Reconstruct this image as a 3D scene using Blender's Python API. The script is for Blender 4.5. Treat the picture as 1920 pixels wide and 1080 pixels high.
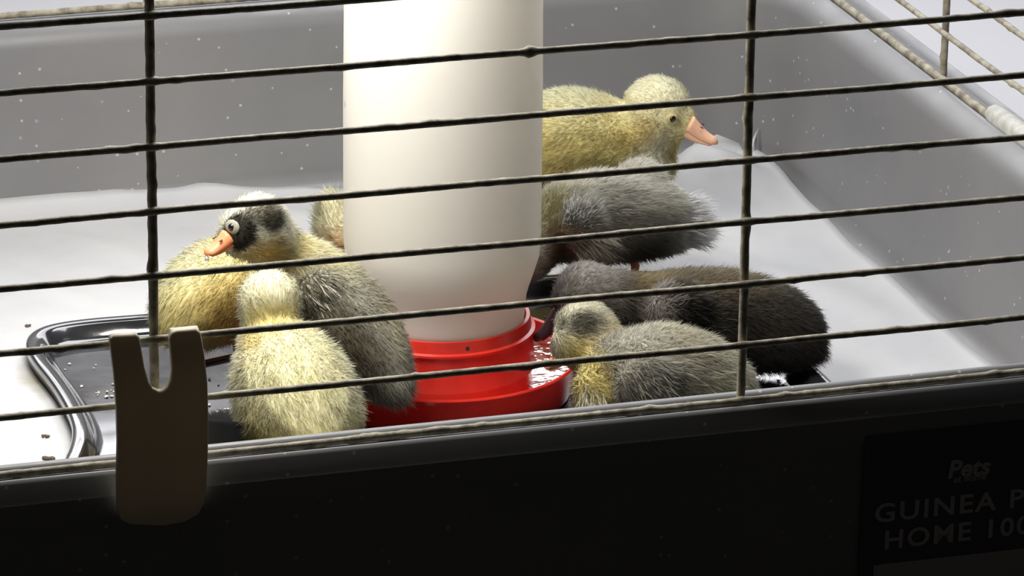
import bpy, bmesh, math, random
import numpy as np
from mathutils import Vector, Matrix, noise

for o in list(bpy.data.objects):
    bpy.data.objects.remove(o, do_unlink=True)
SC = bpy.context.scene
COL = SC.collection

# ------------------------------------------------------------------ camera
cam_d = bpy.data.cameras.new('camera')
cam = bpy.data.objects.new('camera', cam_d); COL.objects.link(cam)
cam_d.sensor_width = 36.0
cam_d.lens = 8854.770 / 1920.0 * 36.0
cam_d.clip_start = 0.05; cam_d.clip_end = 50
cam.matrix_world = Matrix(((0.9563192, 0.0886273, -0.2785658, -0.3603733), (-0.2921359, 0.3239874, -0.8998271, -1.6105264), (0.0105026, 0.9419010, 0.3357265, 0.7472756), (0.0000000, 0.0000000, 0.0000000, 1.0000000)))
SC.camera = cam

# ------------------------------------------------------------------ world, lights, exposure
w = bpy.data.worlds.new('world'); SC.world = w; w.use_nodes = True
bg = w.node_tree.nodes['Background']
bg.inputs['Color'].default_value = (1.0, 0.95, 0.86, 1); bg.inputs['Strength'].default_value = 0.015

def area(name, loc, target, size, power, color, size_y=None):
    l = bpy.data.lights.new(name, 'AREA'); l.energy = power; l.color = color
    l.shape = 'RECTANGLE' if size_y else 'SQUARE'; l.size = size
    if size_y: l.size_y = size_y
    o = bpy.data.objects.new(name, l); COL.objects.link(o); o.location = loc
    o.rotation_euler = (Vector(target) - Vector(loc)).to_track_quat('-Z', 'Y').to_euler()
    return o
area('brooder_lamp', (0.04, 0.18, 0.39), (0.19, 0.34, 0.04), 0.18, 2.7, (1.0, 0.965, 0.90))
area('overhead_fill', (0.42, 0.48, 0.78), (0.28, 0.28, 0.0), 0.4, 4.2, (0.97, 0.97, 1.0))  # added soft fill from above, lifts the pad and birds on the right
area('room_window', (0.42, 1.085, 0.50), (0.42, 0.0, 0.40), 1.30, 7.5, (0.95, 0.96, 1.0), 0.44)

SC.view_settings.view_transform = 'Standard'
SC.view_settings.look = 'None'
SC.view_settings.exposure = 0.0
SC.view_settings.gamma = 1.0
SC.view_settings.use_curve_mapping = False

# ------------------------------------------------------------------ helpers
H = 0.09236; D = 0.58616; XR = 0.46636; XL = XR - 0.93; W = 0.23245; G = 0.02190; S = 0.025
rng = np.random.default_rng(7)

def lin(r, g, b):
    f = lambda c: ((c/255)/12.92 if c/255 <= .04045 else (((c/255)+.055)/1.055)**2.4)
    return (f(r), f(g), f(b))

def mat(name, color, rough=0.5, spec=0.5, coat=0.0, trans=0.0, metallic=0.0):
    m = bpy.data.materials.new(name); m.use_nodes = True
    b = m.node_tree.nodes['Principled BSDF']
    b.inputs['Base Color'].default_value = (*color, 1)
    b.inputs['Roughness'].default_value = rough
    b.inputs['Specular IOR Level'].default_value = spec
    b.inputs['Coat Weight'].default_value = coat
    b.inputs['Coat Roughness'].default_value = 0.15
    b.inputs['Transmission Weight'].default_value = trans
    b.inputs['Metallic'].default_value = metallic
    return m

def N(m, t, **kw):
    n = m.node_tree.nodes.new(t)
    for k, v in kw.items(): setattr(n, k, v)
    return n
def L(m, a, b): m.node_tree.links.new(a, b)
def bsdf(m): return m.node_tree.nodes['Principled BSDF']

def ramp(m, src, stops):
    r = N(m, 'ShaderNodeValToRGB')
    e = r.color_ramp.elements
    while len(e) < len(stops): e.new(0.5)
    for i, (p, c) in enumerate(stops):
        e[i].position = p; e[i].color = (*c, 1) if len(c) == 3 else c
    L(m, src, r.inputs['Fac'])
    return r
def mixc(m, fac, a, b):
    n = N(m, 'ShaderNodeMix', data_type='RGBA')
    if fac is not None: L(m, fac, n.inputs[0])
    for s, v in ((n.inputs[6], a), (n.inputs[7], b)):
        if isinstance(v, tuple): s.default_value = (*v, 1)
        else: L(m, v, s)
    return n.outputs[2]
def bump(m, height, strength=0.3, dist=0.001):
    b = N(m, 'ShaderNodeBump'); b.inputs['Strength'].default_value = strength; b.inputs['Distance'].default_value = dist
    L(m, height, b.inputs['Height']); L(m, b.outputs['Normal'], bsdf(m).inputs['Normal'])
def obj_noise(m, scale, detail=4, rough=0.6, stretch=None):
    t = N(m, 'ShaderNodeTexCoord'); n = N(m, 'ShaderNodeTexNoise')
    n.inputs['Scale'].default_value = scale; n.inputs['Detail'].default_value = detail; n.inputs['Roughness'].default_value = rough
    src = t.outputs['Object']
    if stretch:
        mp = N(m, 'ShaderNodeMapping'); mp.inputs['Scale'].default_value = stretch
        L(m, src, mp.inputs['Vector']); src = mp.outputs['Vector']
    L(m, src, n.inputs['Vector'])
    return n.outputs['Fac']
def specks(m, scale, keep, size):
    """sparse splash specks: voronoi cells, only some kept"""
    t = N(m, 'ShaderNodeTexCoord'); v = N(m, 'ShaderNodeTexVoronoi'); v.inputs['Scale'].default_value = scale
    L(m, t.outputs['Object'], v.inputs['Vector'])
    a = N(m, 'ShaderNodeMath', operation='LESS_THAN'); L(m, v.outputs['Distance'], a.inputs[0]); a.inputs[1].default_value = size
    sx = N(m, 'ShaderNodeSeparateColor'); L(m, v.outputs['Color'], sx.inputs[0])
    b = N(m, 'ShaderNodeMath', operation='LESS_THAN'); L(m, sx.outputs[0], b.inputs[0]); b.inputs[1].default_value = keep
    c = N(m, 'ShaderNodeMath', operation='MULTIPLY'); L(m, a.outputs[0], c.inputs[0]); L(m, b.outputs[0], c.inputs[1])
    return c.outputs[0]

def empty(name, loc, label=None, cat=None, group=None):
    o = bpy.data.objects.new(name, None); COL.objects.link(o); o.location = loc; o.empty_display_size = 0.02
    tag(o, label, cat, group)
    return o
def tag(o, label=None, cat=None, group=None, kind=None):
    if label: o['label'] = label
    if cat: o['category'] = cat
    if group: o['group'] = group
    if kind: o['kind'] = kind
    return o
def root_of(p):
    v = Vector((0, 0, 0))
    while p is not None:
        v += p.location; p = p.parent
    return v
def obj(name, verts, faces, m, parent=None, smooth=True, base=None):
    """a mesh object from world coordinates; base = origin"""
    off = root_of(parent) if parent else Vector(base or (0, 0, 0))
    if isinstance(verts, np.ndarray): verts = (verts - np.array(off)).tolist()
    else: verts = [tuple(Vector(v) - off) for v in verts]
    me = bpy.data.meshes.new(name); me.from_pydata(verts, [], faces if isinstance(faces, list) else faces.tolist())
    me.materials.append(m)
    if smooth: me.polygons.foreach_set('use_smooth', [True] * len(me.polygons))
    me.update()
    o = bpy.data.objects.new(name, me); COL.objects.link(o)
    if parent: o.parent = parent
    else: o.location = off
    return o
def autosmooth(o, angle=40):
    me = o.data
    bm = bmesh.new(); bm.from_mesh(me)
    bmesh.ops.recalc_face_normals(bm, faces=bm.faces)
    for e in bm.edges:
        if len(e.link_faces) == 2 and e.calc_face_angle(0) > math.radians(angle): e.smooth = False
    bm.to_mesh(me); bm.free()
    return o
def bevel(o, width, seg=2, angle=30):
    md = o.modifiers.new('bevel', 'BEVEL'); md.width = width; md.segments = seg; md.limit_method = 'ANGLE'; md.angle_limit = math.radians(angle)
    return o
def box(name, lo, hi, m, parent=None, bev=0.0, base=None):
    (a, b, c), (d, e, f) = lo, hi
    v = [(a,b,c),(d,b,c),(d,e,c),(a,e,c),(a,b,f),(d,b,f),(d,e,f),(a,e,f)]
    fc = [(0,3,2,1),(4,5,6,7),(0,1,5,4),(1,2,6,5),(2,3,7,6),(3,0,4,7)]
    o = obj(name, v, fc, m, parent, smooth=False, base=base)
    if bev: bevel(o, bev)
    return o
def lathe(profile, center, n=64):
    """(radius, z) list turned about a vertical axis"""
    v = []; f = []
    for r, z in profile:
        for i in range(n):
            a = 2*math.pi*i/n
            v.append((center[0]+r*math.cos(a), center[1]+r*math.sin(a), z))
    for j in range(len(profile)-1):
        for i in range(n):
            k = (i+1) % n
            f.append((j*n+i, j*n+k, (j+1)*n+k, (j+1)*n+i))
    return v, f
def loops_mesh(loops, cap0=True, cap1=True):
    n = len(loops[0]); v = [p for l in loops for p in l]; f = []
    for j in range(len(loops)-1):
        for i in range(n):
            k = (i+1) % n
            f.append((j*n+i, j*n+k, (j+1)*n+k, (j+1)*n+i))
    if cap0: f.append(tuple(range(n-1, -1, -1)))
    if cap1: f.append(tuple((len(loops)-1)*n + i for i in range(n)))
    return v, f
def rrect(x0, x1, y0, y1, r, z, n=8):
    p = []
    for cx, cy, a0 in ((x1-r, y0+r, -90), (x1-r, y1-r, 0), (x0+r, y1-r, 90), (x0+r, y0+r, 180)):
        for i in range(n+1):
            a = math.radians(a0 + 90*i/n)
            p.append((cx+r*math.cos(a), cy+r*math.sin(a), z))
    return p
def icosphere(c, r, sub=2, axes=None):
    bm = bmesh.new(); bmesh.ops.create_icosphere(bm, subdivisions=sub, radius=1.0)
    R = axes or Matrix.Identity(3)
    rr = r if hasattr(r, '__len__') else (r, r, r)
    v = [tuple(Vector(c) + R @ Vector((p.co.x*rr[0], p.co.y*rr[1], p.co.z*rr[2]))) for p in bm.verts]
    f = [tuple(q.index for q in fc.verts) for fc in bm.faces]
    bm.free()
    return v, f
def merge(parts):
    V = []; F = []
    for v, f in parts:
        o = len(V); V += list(v); F += [tuple(i+o for i in q) for q in f]
    return V, F

# ------------------------------------------------------------------ materials
M = {}
m = M['tub'] = mat('smoke_grey_plastic', (0.15, 0.15, 0.158), 0.42, 0.4)
n1 = obj_noise(m, 9, 5); r1 = ramp(m, n1, [(0.3, (0.185, 0.186, 0.196)), (0.75, (0.225, 0.222, 0.222))])
s1 = specks(m, 120, 0.10, 0.11); s2 = specks(m, 300, 0.05, 0.22)
c1 = mixc(m, s1, r1.outputs['Color'], (0.30, 0.30, 0.29)); c2 = mixc(m, s2, c1, (0.42, 0.42, 0.40))
L(m, c2, bsdf(m).inputs['Base Color'])
rr = ramp(m, obj_noise(m, 30, 4), [(0.3, (0.30,)*3), (0.7, (0.48,)*3)]); L(m, rr.outputs['Color'], bsdf(m).inputs['Roughness'])

m = M['wire'] = mat('cream_painted_wire', (0.55, 0.51, 0.40), 0.55, 0.35)
r1 = ramp(m, obj_noise(m, 160, 5), [(0.35, (0.17, 0.145, 0.105)), (0.55, (0.36, 0.33, 0.25)), (0.8, (0.52, 0.49, 0.40))])
L(m, r1.outputs['Color'], bsdf(m).inputs['Base Color']); bump(m, obj_noise(m, 400, 4), 0.5, 0.0006)

m = M['clip_grey'] = mat('grey_clip_plastic', (0.50, 0.50, 0.46), 0.5, 0.4)
r1 = ramp(m, obj_noise(m, 200, 5), [(0.35, (0.40, 0.40, 0.36)), (0.7, (0.60, 0.60, 0.56))]); L(m, r1.outputs['Color'], bsdf(m).inputs['Base Color'])

m = M['sheet'] = mat('white_pad_sheet', (0.80, 0.80, 0.79), 0.5, 0.4)
r1 = ramp(m, obj_noise(m, 14, 5), [(0.3, (0.475, 0.485, 0.505)), (0.6, (0.535, 0.535, 0.535))])
# a wet brownish stain beside the tray, soft shading painted in with it, own outline
t = N(m, 'ShaderNodeTexCoord'); mp = N(m, 'ShaderNodeMapping'); mp.inputs['Location'].default_value = (0.052*60, -0.030*17, 0)
mp.inputs['Scale'].default_value = (60, 17, 0)
L(m, t.outputs['Object'], mp.inputs['Vector'])
nz = N(m, 'ShaderNodeTexNoise'); nz.inputs['Scale'].default_value = 60; nz.inputs['Detail'].default_value = 4; L(m, t.outputs['Object'], nz.inputs['Vector'])
ln = N(m, 'ShaderNodeVectorMath', operation='LENGTH'); L(m, mp.outputs['Vector'], ln.inputs[0])
ad = N(m, 'ShaderNodeMath', operation='ADD'); L(m, ln.outputs['Value'], ad.inputs[0]); L(m, nz.outputs['Fac'], ad.inputs[1])
st = ramp(m, ad.outputs[0], [(0.50, (0.85,)*3), (1.0, (0.0,)*3)])
L(m, mixc(m, st.outputs['Color'], r1.outputs['Color'], (0.30, 0.28, 0.19)), bsdf(m).inputs['Base Color'])
bump(m, obj_noise(m, 45, 5), 0.25, 0.002)

m = M['tray'] = mat('black_tray_plastic', (0.020, 0.020, 0.023), 0.22, 0.5, coat=1.0)
bsdf(m).inputs['Coat Roughness'].default_value = 0.05
r1 = ramp(m, obj_noise(m, 28, 5), [(0.35, (0.06,)*3), (0.7, (0.20,)*3)]); L(m, r1.outputs['Color'], bsdf(m).inputs['Roughness'])
bump(m, obj_noise(m, 90, 3), 0.05, 0.001)
M['dish_black'] = mat('black_dish_plastic', (0.012, 0.012, 0.013), 0.3)

m = M['red'] = mat('red_drinker_plastic', (0.72, 0.035, 0.022), 0.28, 0.5)
bsdf(m).inputs['Subsurface Weight'].default_value = 0.25
bsdf(m).inputs['Subsurface Radius'].default_value = (0.01, 0.002, 0.001)
bsdf(m).inputs['Subsurface Scale'].default_value = 0.6
r1 = ramp(m, obj_noise(m, 60, 5), [(0.35, (0.60, 0.028, 0.018)), (0.65, (0.76, 0.045, 0.028))])
L(m, mixc(m, specks(m, 150, 0.06, 0.18), r1.outputs['Color'], (0.08, 0.02, 0.015)), bsdf(m).inputs['Base Color'])

def translucent_mat(name, color, tcol, fac, rough=0.35):
    m = mat(name, color, rough, 0.4)
    tr = N(m, 'ShaderNodeBsdfTranslucent'); tr.inputs['Color'].default_value = (*tcol, 1)
    mx = N(m, 'ShaderNodeMixShader'); mx.inputs[0].default_value = fac
    out = m.node_tree.nodes['Material Output']
    L(m, bsdf(m).outputs[0], mx.inputs[1]); L(m, tr.outputs[0], mx.inputs[2]); L(m, mx.outputs[0], out.inputs['Surface'])
    return m
m = M['clip'] = translucent_mat('cream_clip_plastic', (0.66, 0.60, 0.47), (0.55, 0.44, 0.30), 0.18, 0.5)
m = M['reservoir'] = translucent_mat('milky_reservoir_plastic', (0.94, 0.925, 0.89), (0.97, 0.955, 0.92), 0.50)
L(m, mixc(m, specks(m, 70, 0.05, 0.10), (0.94, 0.925, 0.89), (0.45, 0.42, 0.36)), bsdf(m).inputs['Base Color'])

m = M['water'] = mat('water', (0.95, 0.93, 0.90), 0.03, 0.5)
fr = N(m, 'ShaderNodeFresnel'); fr.inputs['IOR'].default_value = 1.33
tp = N(m, 'ShaderNodeBsdfTransparent'); gl = N(m, 'ShaderNodeBsdfGlossy'); gl.inputs['Roughness'].default_value = 0.04
bp = N(m, 'ShaderNodeBump'); bp.inputs['Strength'].default_value = 0.3; bp.inputs['Distance'].default_value = 0.002
L(m, obj_noise(m, 110, 2), bp.inputs['Height']); L(m, bp.outputs[0], gl.inputs['Normal']); L(m, bp.outputs[0], fr.inputs['Normal'])
mx = N(m, 'ShaderNodeMixShader'); hf = N(m, 'ShaderNodeMath', operation='MULTIPLY'); hf.inputs[1].default_value = 0.55; L(m, fr.outputs[0], hf.inputs[0]); L(m, hf.outputs[0], mx.inputs[0]); L(m, tp.outputs[0], mx.inputs[1]); L(m, gl.outputs[0], mx.inputs[2])
L(m, mx.outputs[0], m.node_tree.nodes['Material Output'].inputs['Surface'])
M['droplet'] = mat('water_droplet', (1, 1, 1), 0.02, 0.8, trans=0.6)
M['eye'] = mat('dark_eye', (0.012, 0.008, 0.007), 0.06, 0.7)
M['eyelid'] = mat('pale_eyelid', (0.34, 0.33, 0.27), 0.7, 0.2)
M['eyelid_yellow'] = mat('yellow_eyelid', (0.60, 0.48, 0.22), 0.7, 0.2)
for nm, c in dict(bill_pink=(0.86, 0.50, 0.33), bill_orange=(0.80, 0.30, 0.14), bill_dark=(0.075, 0.035, 0.045), bill_flesh=(0.66, 0.30, 0.17)).items():
    m = M[nm] = mat(nm, c, 0.42, 0.4)
    bsdf(m).inputs['Subsurface Weight'].default_value = 0.15; bsdf(m).inputs['Subsurface Scale'].default_value = 0.004
M['nostril'] = mat('nostril_dark', (0.10, 0.045, 0.03), 0.6)
M['leg'] = mat('orange_leg_skin', (0.62, 0.26, 0.08), 0.5)
M['leg_dark'] = mat('dusky_leg_skin', (0.12, 0.09, 0.07), 0.5)
M['wall'] = mat('pale_wall_paint', (0.66, 0.66, 0.68), 0.9, 0.2)
M['table'] = mat('pale_table_top', (0.66, 0.66, 0.68), 0.7, 0.2)
M['sticker'] = mat('navy_sticker', (0.075, 0.080, 0.12), 0.55, 0.3)
M['sticker_band'] = mat('grey_sticker_band', (0.38, 0.36, 0.34), 0.55, 0.3)
M['print'] = mat('white_print', (0.42, 0.40, 0.40), 0.6, 0.2)
M['crumb'] = mat('pale_feed', (0.70, 0.67, 0.58), 0.7)
M['dropping'] = mat('brown_dropping', (0.10, 0.065, 0.04), 0.8)

def down_mat(name):
    m = mat(name, (0.7, 0.6, 0.3), 0.85, 0.15)
    a = N(m, 'ShaderNodeAttribute', attribute_name='Col'); L(m, a.outputs['Color'], bsdf(m).inputs['Base Color'])
    nr = N(m, 'ShaderNodeAttribute', attribute_name='nrm'); L(m, nr.outputs['Vector'], bsdf(m).inputs['Normal'])
    bsdf(m).inputs['Sheen Weight'].default_value = 0.25; bsdf(m).inputs['Sheen Roughness'].default_value = 0.5
    tr = N(m, 'ShaderNodeBsdfTranslucent'); L(m, a.outputs['Color'], tr.inputs['Color'])
    mx = N(m, 'ShaderNodeMixShader'); mx.inputs[0].default_value = 0.48
    out = m.node_tree.nodes['Material Output']
    L(m, bsdf(m).outputs[0], mx.inputs[1]); L(m, tr.outputs[0], mx.inputs[2]); L(m, mx.outputs[0], out.inputs['Surface'])
    return m
M['down'] = down_mat('downy_fluff')
m = M['skin'] = mat('down_underlayer', (0.7, 0.6, 0.3), 0.95, 0.05)
a = N(m, 'ShaderNodeAttribute', attribute_name='Col'); L(m, a.outputs['Color'], bsdf(m).inputs['Base Color'])

# ------------------------------------------------------------------ the room
tag(box('floor', (-1.6, -0.03, -0.03), (1.8, 1.10, -0.006), M['table'], base=(0, 0, -0.03)), 'pale tabletop under and behind the cage', kind='structure')  # tabletop; front edge cut short so it bounces no light onto the tub
tag(box('wall_back', (-1.6, 1.10, -0.03), (1.8, 1.14, 1.4), M['wall'], base=(0, 1.10, 0)), kind='structure')

# ------------------------------------------------------------------ cage tub
cage = empty('cage_tub', ((XL+XR)/2, D/2, -0.006), 'deep smoke-grey plastic cage tub with a printed dark front panel', 'cage')
FRONT_Z = {.0080: H-.0036, .0175: H-.0110, .0190: H-.0105, .0195: H-.0120}
def tubloop(o, z, r):
    P = rrect(XL-o, XR+o, -(o if o < .0036 else .0036+(o-.0036)*.34), D+o, r, z, 10)
    if o in FRONT_Z and z > H-.015: P = [(a, b, FRONT_Z[o] if b < .01 else c) for a, b, c in P]   # the front edge falls away more steeply
    return P
prof = [(-.042, .0, .03), (-.032, .0006, .036), (-.0275, .003, .038), (-.0248, .009, .040), (-.0185, .055, .046), (-.0165, H-.0115, .048),
        (-.0155, H-.0075, .049), (-.0120, H-.0030, .05), (-.0075, H-.0002, .05), (-.0055, H+.0004, .05), (-.0035, H-.0010, .05), (-.0028, H-.0032, .05),
        (.0028, H-.0032, .05), (.0036, H-.0020, .05), (.0056, H-.0022, .05), (.0080, H-.0030, .05), (.0175, H-.0062, .055), (.0190, H-.0054, .055), (.0195, H-.0066, .055),
        (.0195, H-.0200, .055), (.0160, H-.0215, .055), (.0090, .004, .05), (.006, -.004, .05), (.002, -.006, .05)]
v, f = loops_mesh([tubloop(o, z, r) for o, z, r in prof], True, True)
tub = autosmooth(obj('tub_body', v, f, M['tub'], cage), 50)

# printed sticker on the front of the tub
def frontpt(x, z, out=0.0006):
    t = (z - .004)/(H - .0215 - .004); return Vector((x, -(.00662 + (.00872-.00662)*t) - out, z))
def front_patch(name, x0, x1, z0, z1, m, out, parent):
    a = [frontpt(x0, z0, out), frontpt(x1, z0, out), frontpt(x1, z1, out), frontpt(x0, z1, out)]
    b = [p + Vector((0, .0005, 0)) for p in a]
    return obj(name, a+b, [(0,1,2,3),(7,6,5,4),(0,4,5,1),(1,5,6,2),(2,6,7,3),(3,7,4,0)], m, parent, smooth=False)
stk = front_patch('sticker', 0.2807, 0.4214, .0030, 0.0744, M['sticker'], .0006, cage)
tag(stk, 'dark navy printed sticker')
front_patch('sticker_band', 0.2868, 0.4184, .0034, 0.0187, M['sticker_band'], .0008, stk)
def lettering(name, body, x, z, size, spacing=1.0, shear=0.0, bold=0.0, wscale=1.0):
    cu = bpy.data.curves.new('text', 'FONT'); cu.body = body; cu.size = size; cu.space_character = spacing; cu.shear = shear
    cu.extrude = 0.00012; cu.offset = bold; cu.resolution_u = 3
    tmp = bpy.data.objects.new('text', cu); COL.objects.link(tmp)
    bpy.context.view_layer.update()
    me = bpy.data.meshes.new_from_object(tmp.evaluated_get(bpy.context.evaluated_depsgraph_get()))
    bpy.data.objects.remove(tmp, do_unlink=True); bpy.data.curves.remove(cu)
    V = []
    for p in me.vertices:
        q = frontpt(x + p.co.x*wscale, z + p.co.y, .0010 + p.co.z); V.append(q)
    F = [tuple(q.vertices) for q in me.polygons]
    return obj(name, V, F, M['print'], stk, smooth=False)
lettering('lettering', 'Pets', 0.3158, 0.0532, 0.0105, 1.0, 0.15, 0.00035, 1.0)
lettering('lettering', 'at home', 0.3186, 0.0510, 0.0042, 1.0, 0.1, 0.00008, 1.0)
lettering('lettering', 'GUINEA PIG', 0.2856, 0.0374, 0.0112, 1.16, 0.0, 0.00022, 1.14)
lettering('lettering', 'HOME 100', 0.2902, 0.0254, 0.0112, 1.15, 0.0, 0.00022, 1.09)

# ------------------------------------------------------------------ wire panels
def wire_mesh(p0, p1, r, seed, lumps=6, step=0.004, sides=8, welds=()):
    p0 = Vector(p0); p1 = Vector(p1); d = p1-p0; Ln = d.length; d.normalize()
    a = d.orthogonal().normalized(); b = d.cross(a)
    rs = random.Random(seed); n = int(Ln/step)
    lump = [(rs.random()*Ln, rs.uniform(.0012, .0035), rs.uniform(.15, .55), rs.random()*6.28) for _ in range(lumps)]
    loops = []
    for i in range(n+1):
        s = Ln*i/n; c = p0 + d*s
        off = Vector((noise.noise((s*14, seed*3.1, 0)), noise.noise((s*14, seed*3.1, 9)), noise.noise((s*14, seed*3.1, 5))))*0.0004
        ring = []
        for k in range(sides):
            th = 2*math.pi*k/sides
            rad = r*(1 + 0.13*noise.noise((s*220, math.cos(th)*1.2+seed, math.sin(th)*1.2)))
            for (ls, lw, lh, lt) in lump:
                rad += r*lh*math.exp(-((s-ls)/lw)**2)*max(0, math.cos(th-lt))
            for ws in welds:
                rad += r*0.28*math.exp(-((s-ws)/(r*1.4))**2)
            ring.append(c + off + (a*math.cos(th)+b*math.sin(th))*rad)
        loops.append(ring)
    return loops_mesh(loops)
front = empty('wire_panel', (0, 0, H), 'front wire grille of long dark dirty horizontal bars facing the viewer', 'wire grille')
RH = 0.0014; RV = 0.00185
for k in range(-1, 9):
    z = H + G + S*k if k >= 0 else H - .0012
    x0, x1 = XL+.012, XR
    v, f = wire_mesh((x0, 0, z), (x1, 0, z), RH if k >= 0 else .0016, 10+k, 20 if k >= 0 else 40, 0.0018, 8, [0-x0, W-x0, 2*W-x0] + ([0.1440-x0]*3 if k == 5 else []))
    obj('horizontal_wire', v, f, M['wire'], front)
for x in (0.0, W, -W):
    v, f = wire_mesh((x, .0026, H-.002), (x, .0026, H+.225), RV, 150+int(x*100), 7, 0.0018, 8)
    obj('vertical_wire', v, f, M['wire'], front)
side = empty('wire_panel', (XR, D/2, H), 'cream wire side panel standing on the right-hand rim', 'wire grille')
for k in range(-1, 5):
    z = H + G + S*k if k >= 0 else H - .0010
    v, f = wire_mesh((XR, 0.012, z), (XR, D-.012, z), RH if k >= 0 else .0022, 80+k, 12, 0.0025, 8)
    obj('horizontal_wire', v, f, M['wire'], side)
for y in (0.3803, 0.1478):
    v, f = wire_mesh((XR+.0028, y, H-.002), (XR+.0028, y, H+.125), RV, 91, 5, 0.0025, 8)
    obj('vertical_wire', v, f, M['wire'], side)
back = empty('wire_panel', (0, D, H), 'cream wire panel along the top of the rear tub wall', 'wire grille')
for k in range(-1, 4):
    z = H + G + S*k if k >= 0 else H + .0016
    v, f = wire_mesh((XL+.012, D, z), (XR-.012, D, z), RH if k >= 0 else .0018, 120+k, 14, 0.004, 8)
    obj('horizontal_wire', v, f, M['wire'], back)
for x in (-.33, -0.1, .13, .36):
    v, f = wire_mesh((x, D+.0028, H-.001), (x, D+.0028, H+.1), RV, 140+int(x*100), 5, 0.004, 8)
    obj('vertical_wire', v, f, M['wire'], back)

# ------------------------------------------------------------------ clips
def clip_mesh(front_outline, thick):
    n = len(front_outline)
    # flat-ish forked plate: front outline + back outline, rim strip
    a = [Vector(p) for p in front_outline]; b = [p + Vector((0, thick, 0)) for p in a]
    bm = bmesh.new()
    va = [bm.verts.new(p) for p in a]; vb = [bm.verts.new(p) for p in b]
    ea = [bm.edges.new((va[i], va[(i+1) % n])) for i in range(n)]; eb = [bm.edges.new((vb[i], vb[(i+1) % n])) for i in range(n)]
    bmesh.ops.triangle_fill(bm, edges=ea, use_beauty=True, use_dissolve=False)
    bmesh.ops.triangle_fill(bm, edges=eb, use_beauty=True, use_dissolve=False)
    for i in range(n):
        j = (i+1) % n; bm.faces.new((va[i], va[j], vb[j], vb[i]))
    bmesh.ops.recalc_face_normals(bm, faces=bm.faces)
    bm.verts.index_update()
    v = [tuple(q.co) for q in bm.verts]; f = [tuple(q.index for q in fc.verts) for fc in bm.faces]
    bm.free(); return v, f
out_pts = [(-0.0186, -0.0065, 0.1408), (-0.0185, -0.0060, 0.1433), (-0.0170, -0.0057, 0.1444), (-0.0089, -0.0057, 0.1440), (-0.0074, -0.0059, 0.1427), (-0.0069, -0.0068, 0.1383), (-0.0061, -0.0081, 0.1313), (-0.0048, -0.0093, 0.1257), (-0.0034, -0.0098, 0.1234), (-0.0016, -0.0100, 0.1223), (0.0002, -0.0100, 0.1223), (0.0021, -0.0097, 0.1233), (0.0035, -0.0091, 0.1257), (0.0042, -0.0083, 0.1293), (0.0040, -0.0069, 0.1362), (0.0038, -0.0061, 0.1408), (0.0050, -0.0055, 0.1434), (0.0069, -0.0054, 0.1438), (0.0142, -0.0053, 0.1437), (0.0159, -0.0056, 0.1420), (0.0169, -0.0071, 0.1340), (0.0174, -0.0094, 0.1231), (0.0170, -0.0121, 0.1114), (0.0159, -0.0152, 0.0978), (0.0152, -0.0152, 0.0839), (0.0141, -0.0152, 0.0776), (0.0118, -0.0152, 0.0733), (0.0062, -0.0152, 0.0709), (-0.0030, -0.0152, 0.0704), (-0.0141, -0.0152, 0.0723), (-0.0175, -0.0152, 0.0744), (-0.0189, -0.0152, 0.0791), (-0.0190, -0.0152, 0.0908), (-0.0183, -0.0147, 0.1054), (-0.0177, -0.0112, 0.1189), (-0.0179, -0.0085, 0.1305)]
cz = min(p[2] for p in out_pts)
clip = empty('cage_clip', (out_pts[0][0]+.02, -.02, cz), 'dull beige two-pronged plastic clip hooked over the front grille', 'clip')
v, f = clip_mesh(out_pts, .0035)
bevel(autosmooth(obj('clip_plate', v, f, M['clip'], clip), 50), .0009, 3, 50)
# each prong ends in a hook that goes back over the wire
for (hx0, hx1, hz) in ((-0.0173, -0.0072, 0.1393), (0.0053, 0.0161, 0.1393)):
    pr = []
    for i in range(9):
        a = math.radians(180 - 225*i/8)
        pr.append((.0036*math.cos(a), .0036*math.sin(a)))
    loops = []
    for yy, zz in pr:
        ny, nz_ = yy/.0036, zz/.0036
        loops.append([(hx0, yy, hz+zz), (hx1, yy, hz+zz), (hx1, yy*.55, hz+zz*.55), (hx0, yy*.55, hz+zz*.55)])
    v, f = loops_mesh(loops)
    bevel(obj('hook', v, f, M['clip'], clip, smooth=False), .0005, 2, 50)

# side clip, gripping the wire on the right rim
sy0, sy1 = 0.2624, 0.3124
sclip = empty('cage_clip', (XR+.006, (sy0+sy1)/2, H-.012), 'pale grey plastic clip gripping the right-hand rim wire', 'clip')
pr = [(-.0038, -.002), (-.0042, .0015), (-.0028, .0045), (.0005, .0056), (.004, .005), (.0085, .001), (.0150, -.0045), (.0215, -.0105), (.0235, -.0165),
      (.0215, -.0165), (.0195, -.0115), (.0140, -.0065), (.0080, -.0012), (.0040, .0022), (.0008, .003), (-.0012, .002), (-.0020, -.0005), (-.0022, -.002)]
loops = []
for i in range(7):
    t = i/6; y = sy1 + (sy0-sy1)*t; k = 1 - .12*(abs(t-.5)*2)**6
    loops.append([(XR + a*k, y, H + .0006 + b*k) for a, b in pr])
v, f = loops_mesh(loops)
autosmooth(obj('clip_plate', v, f, M['clip_grey'], sclip), 50)

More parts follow.
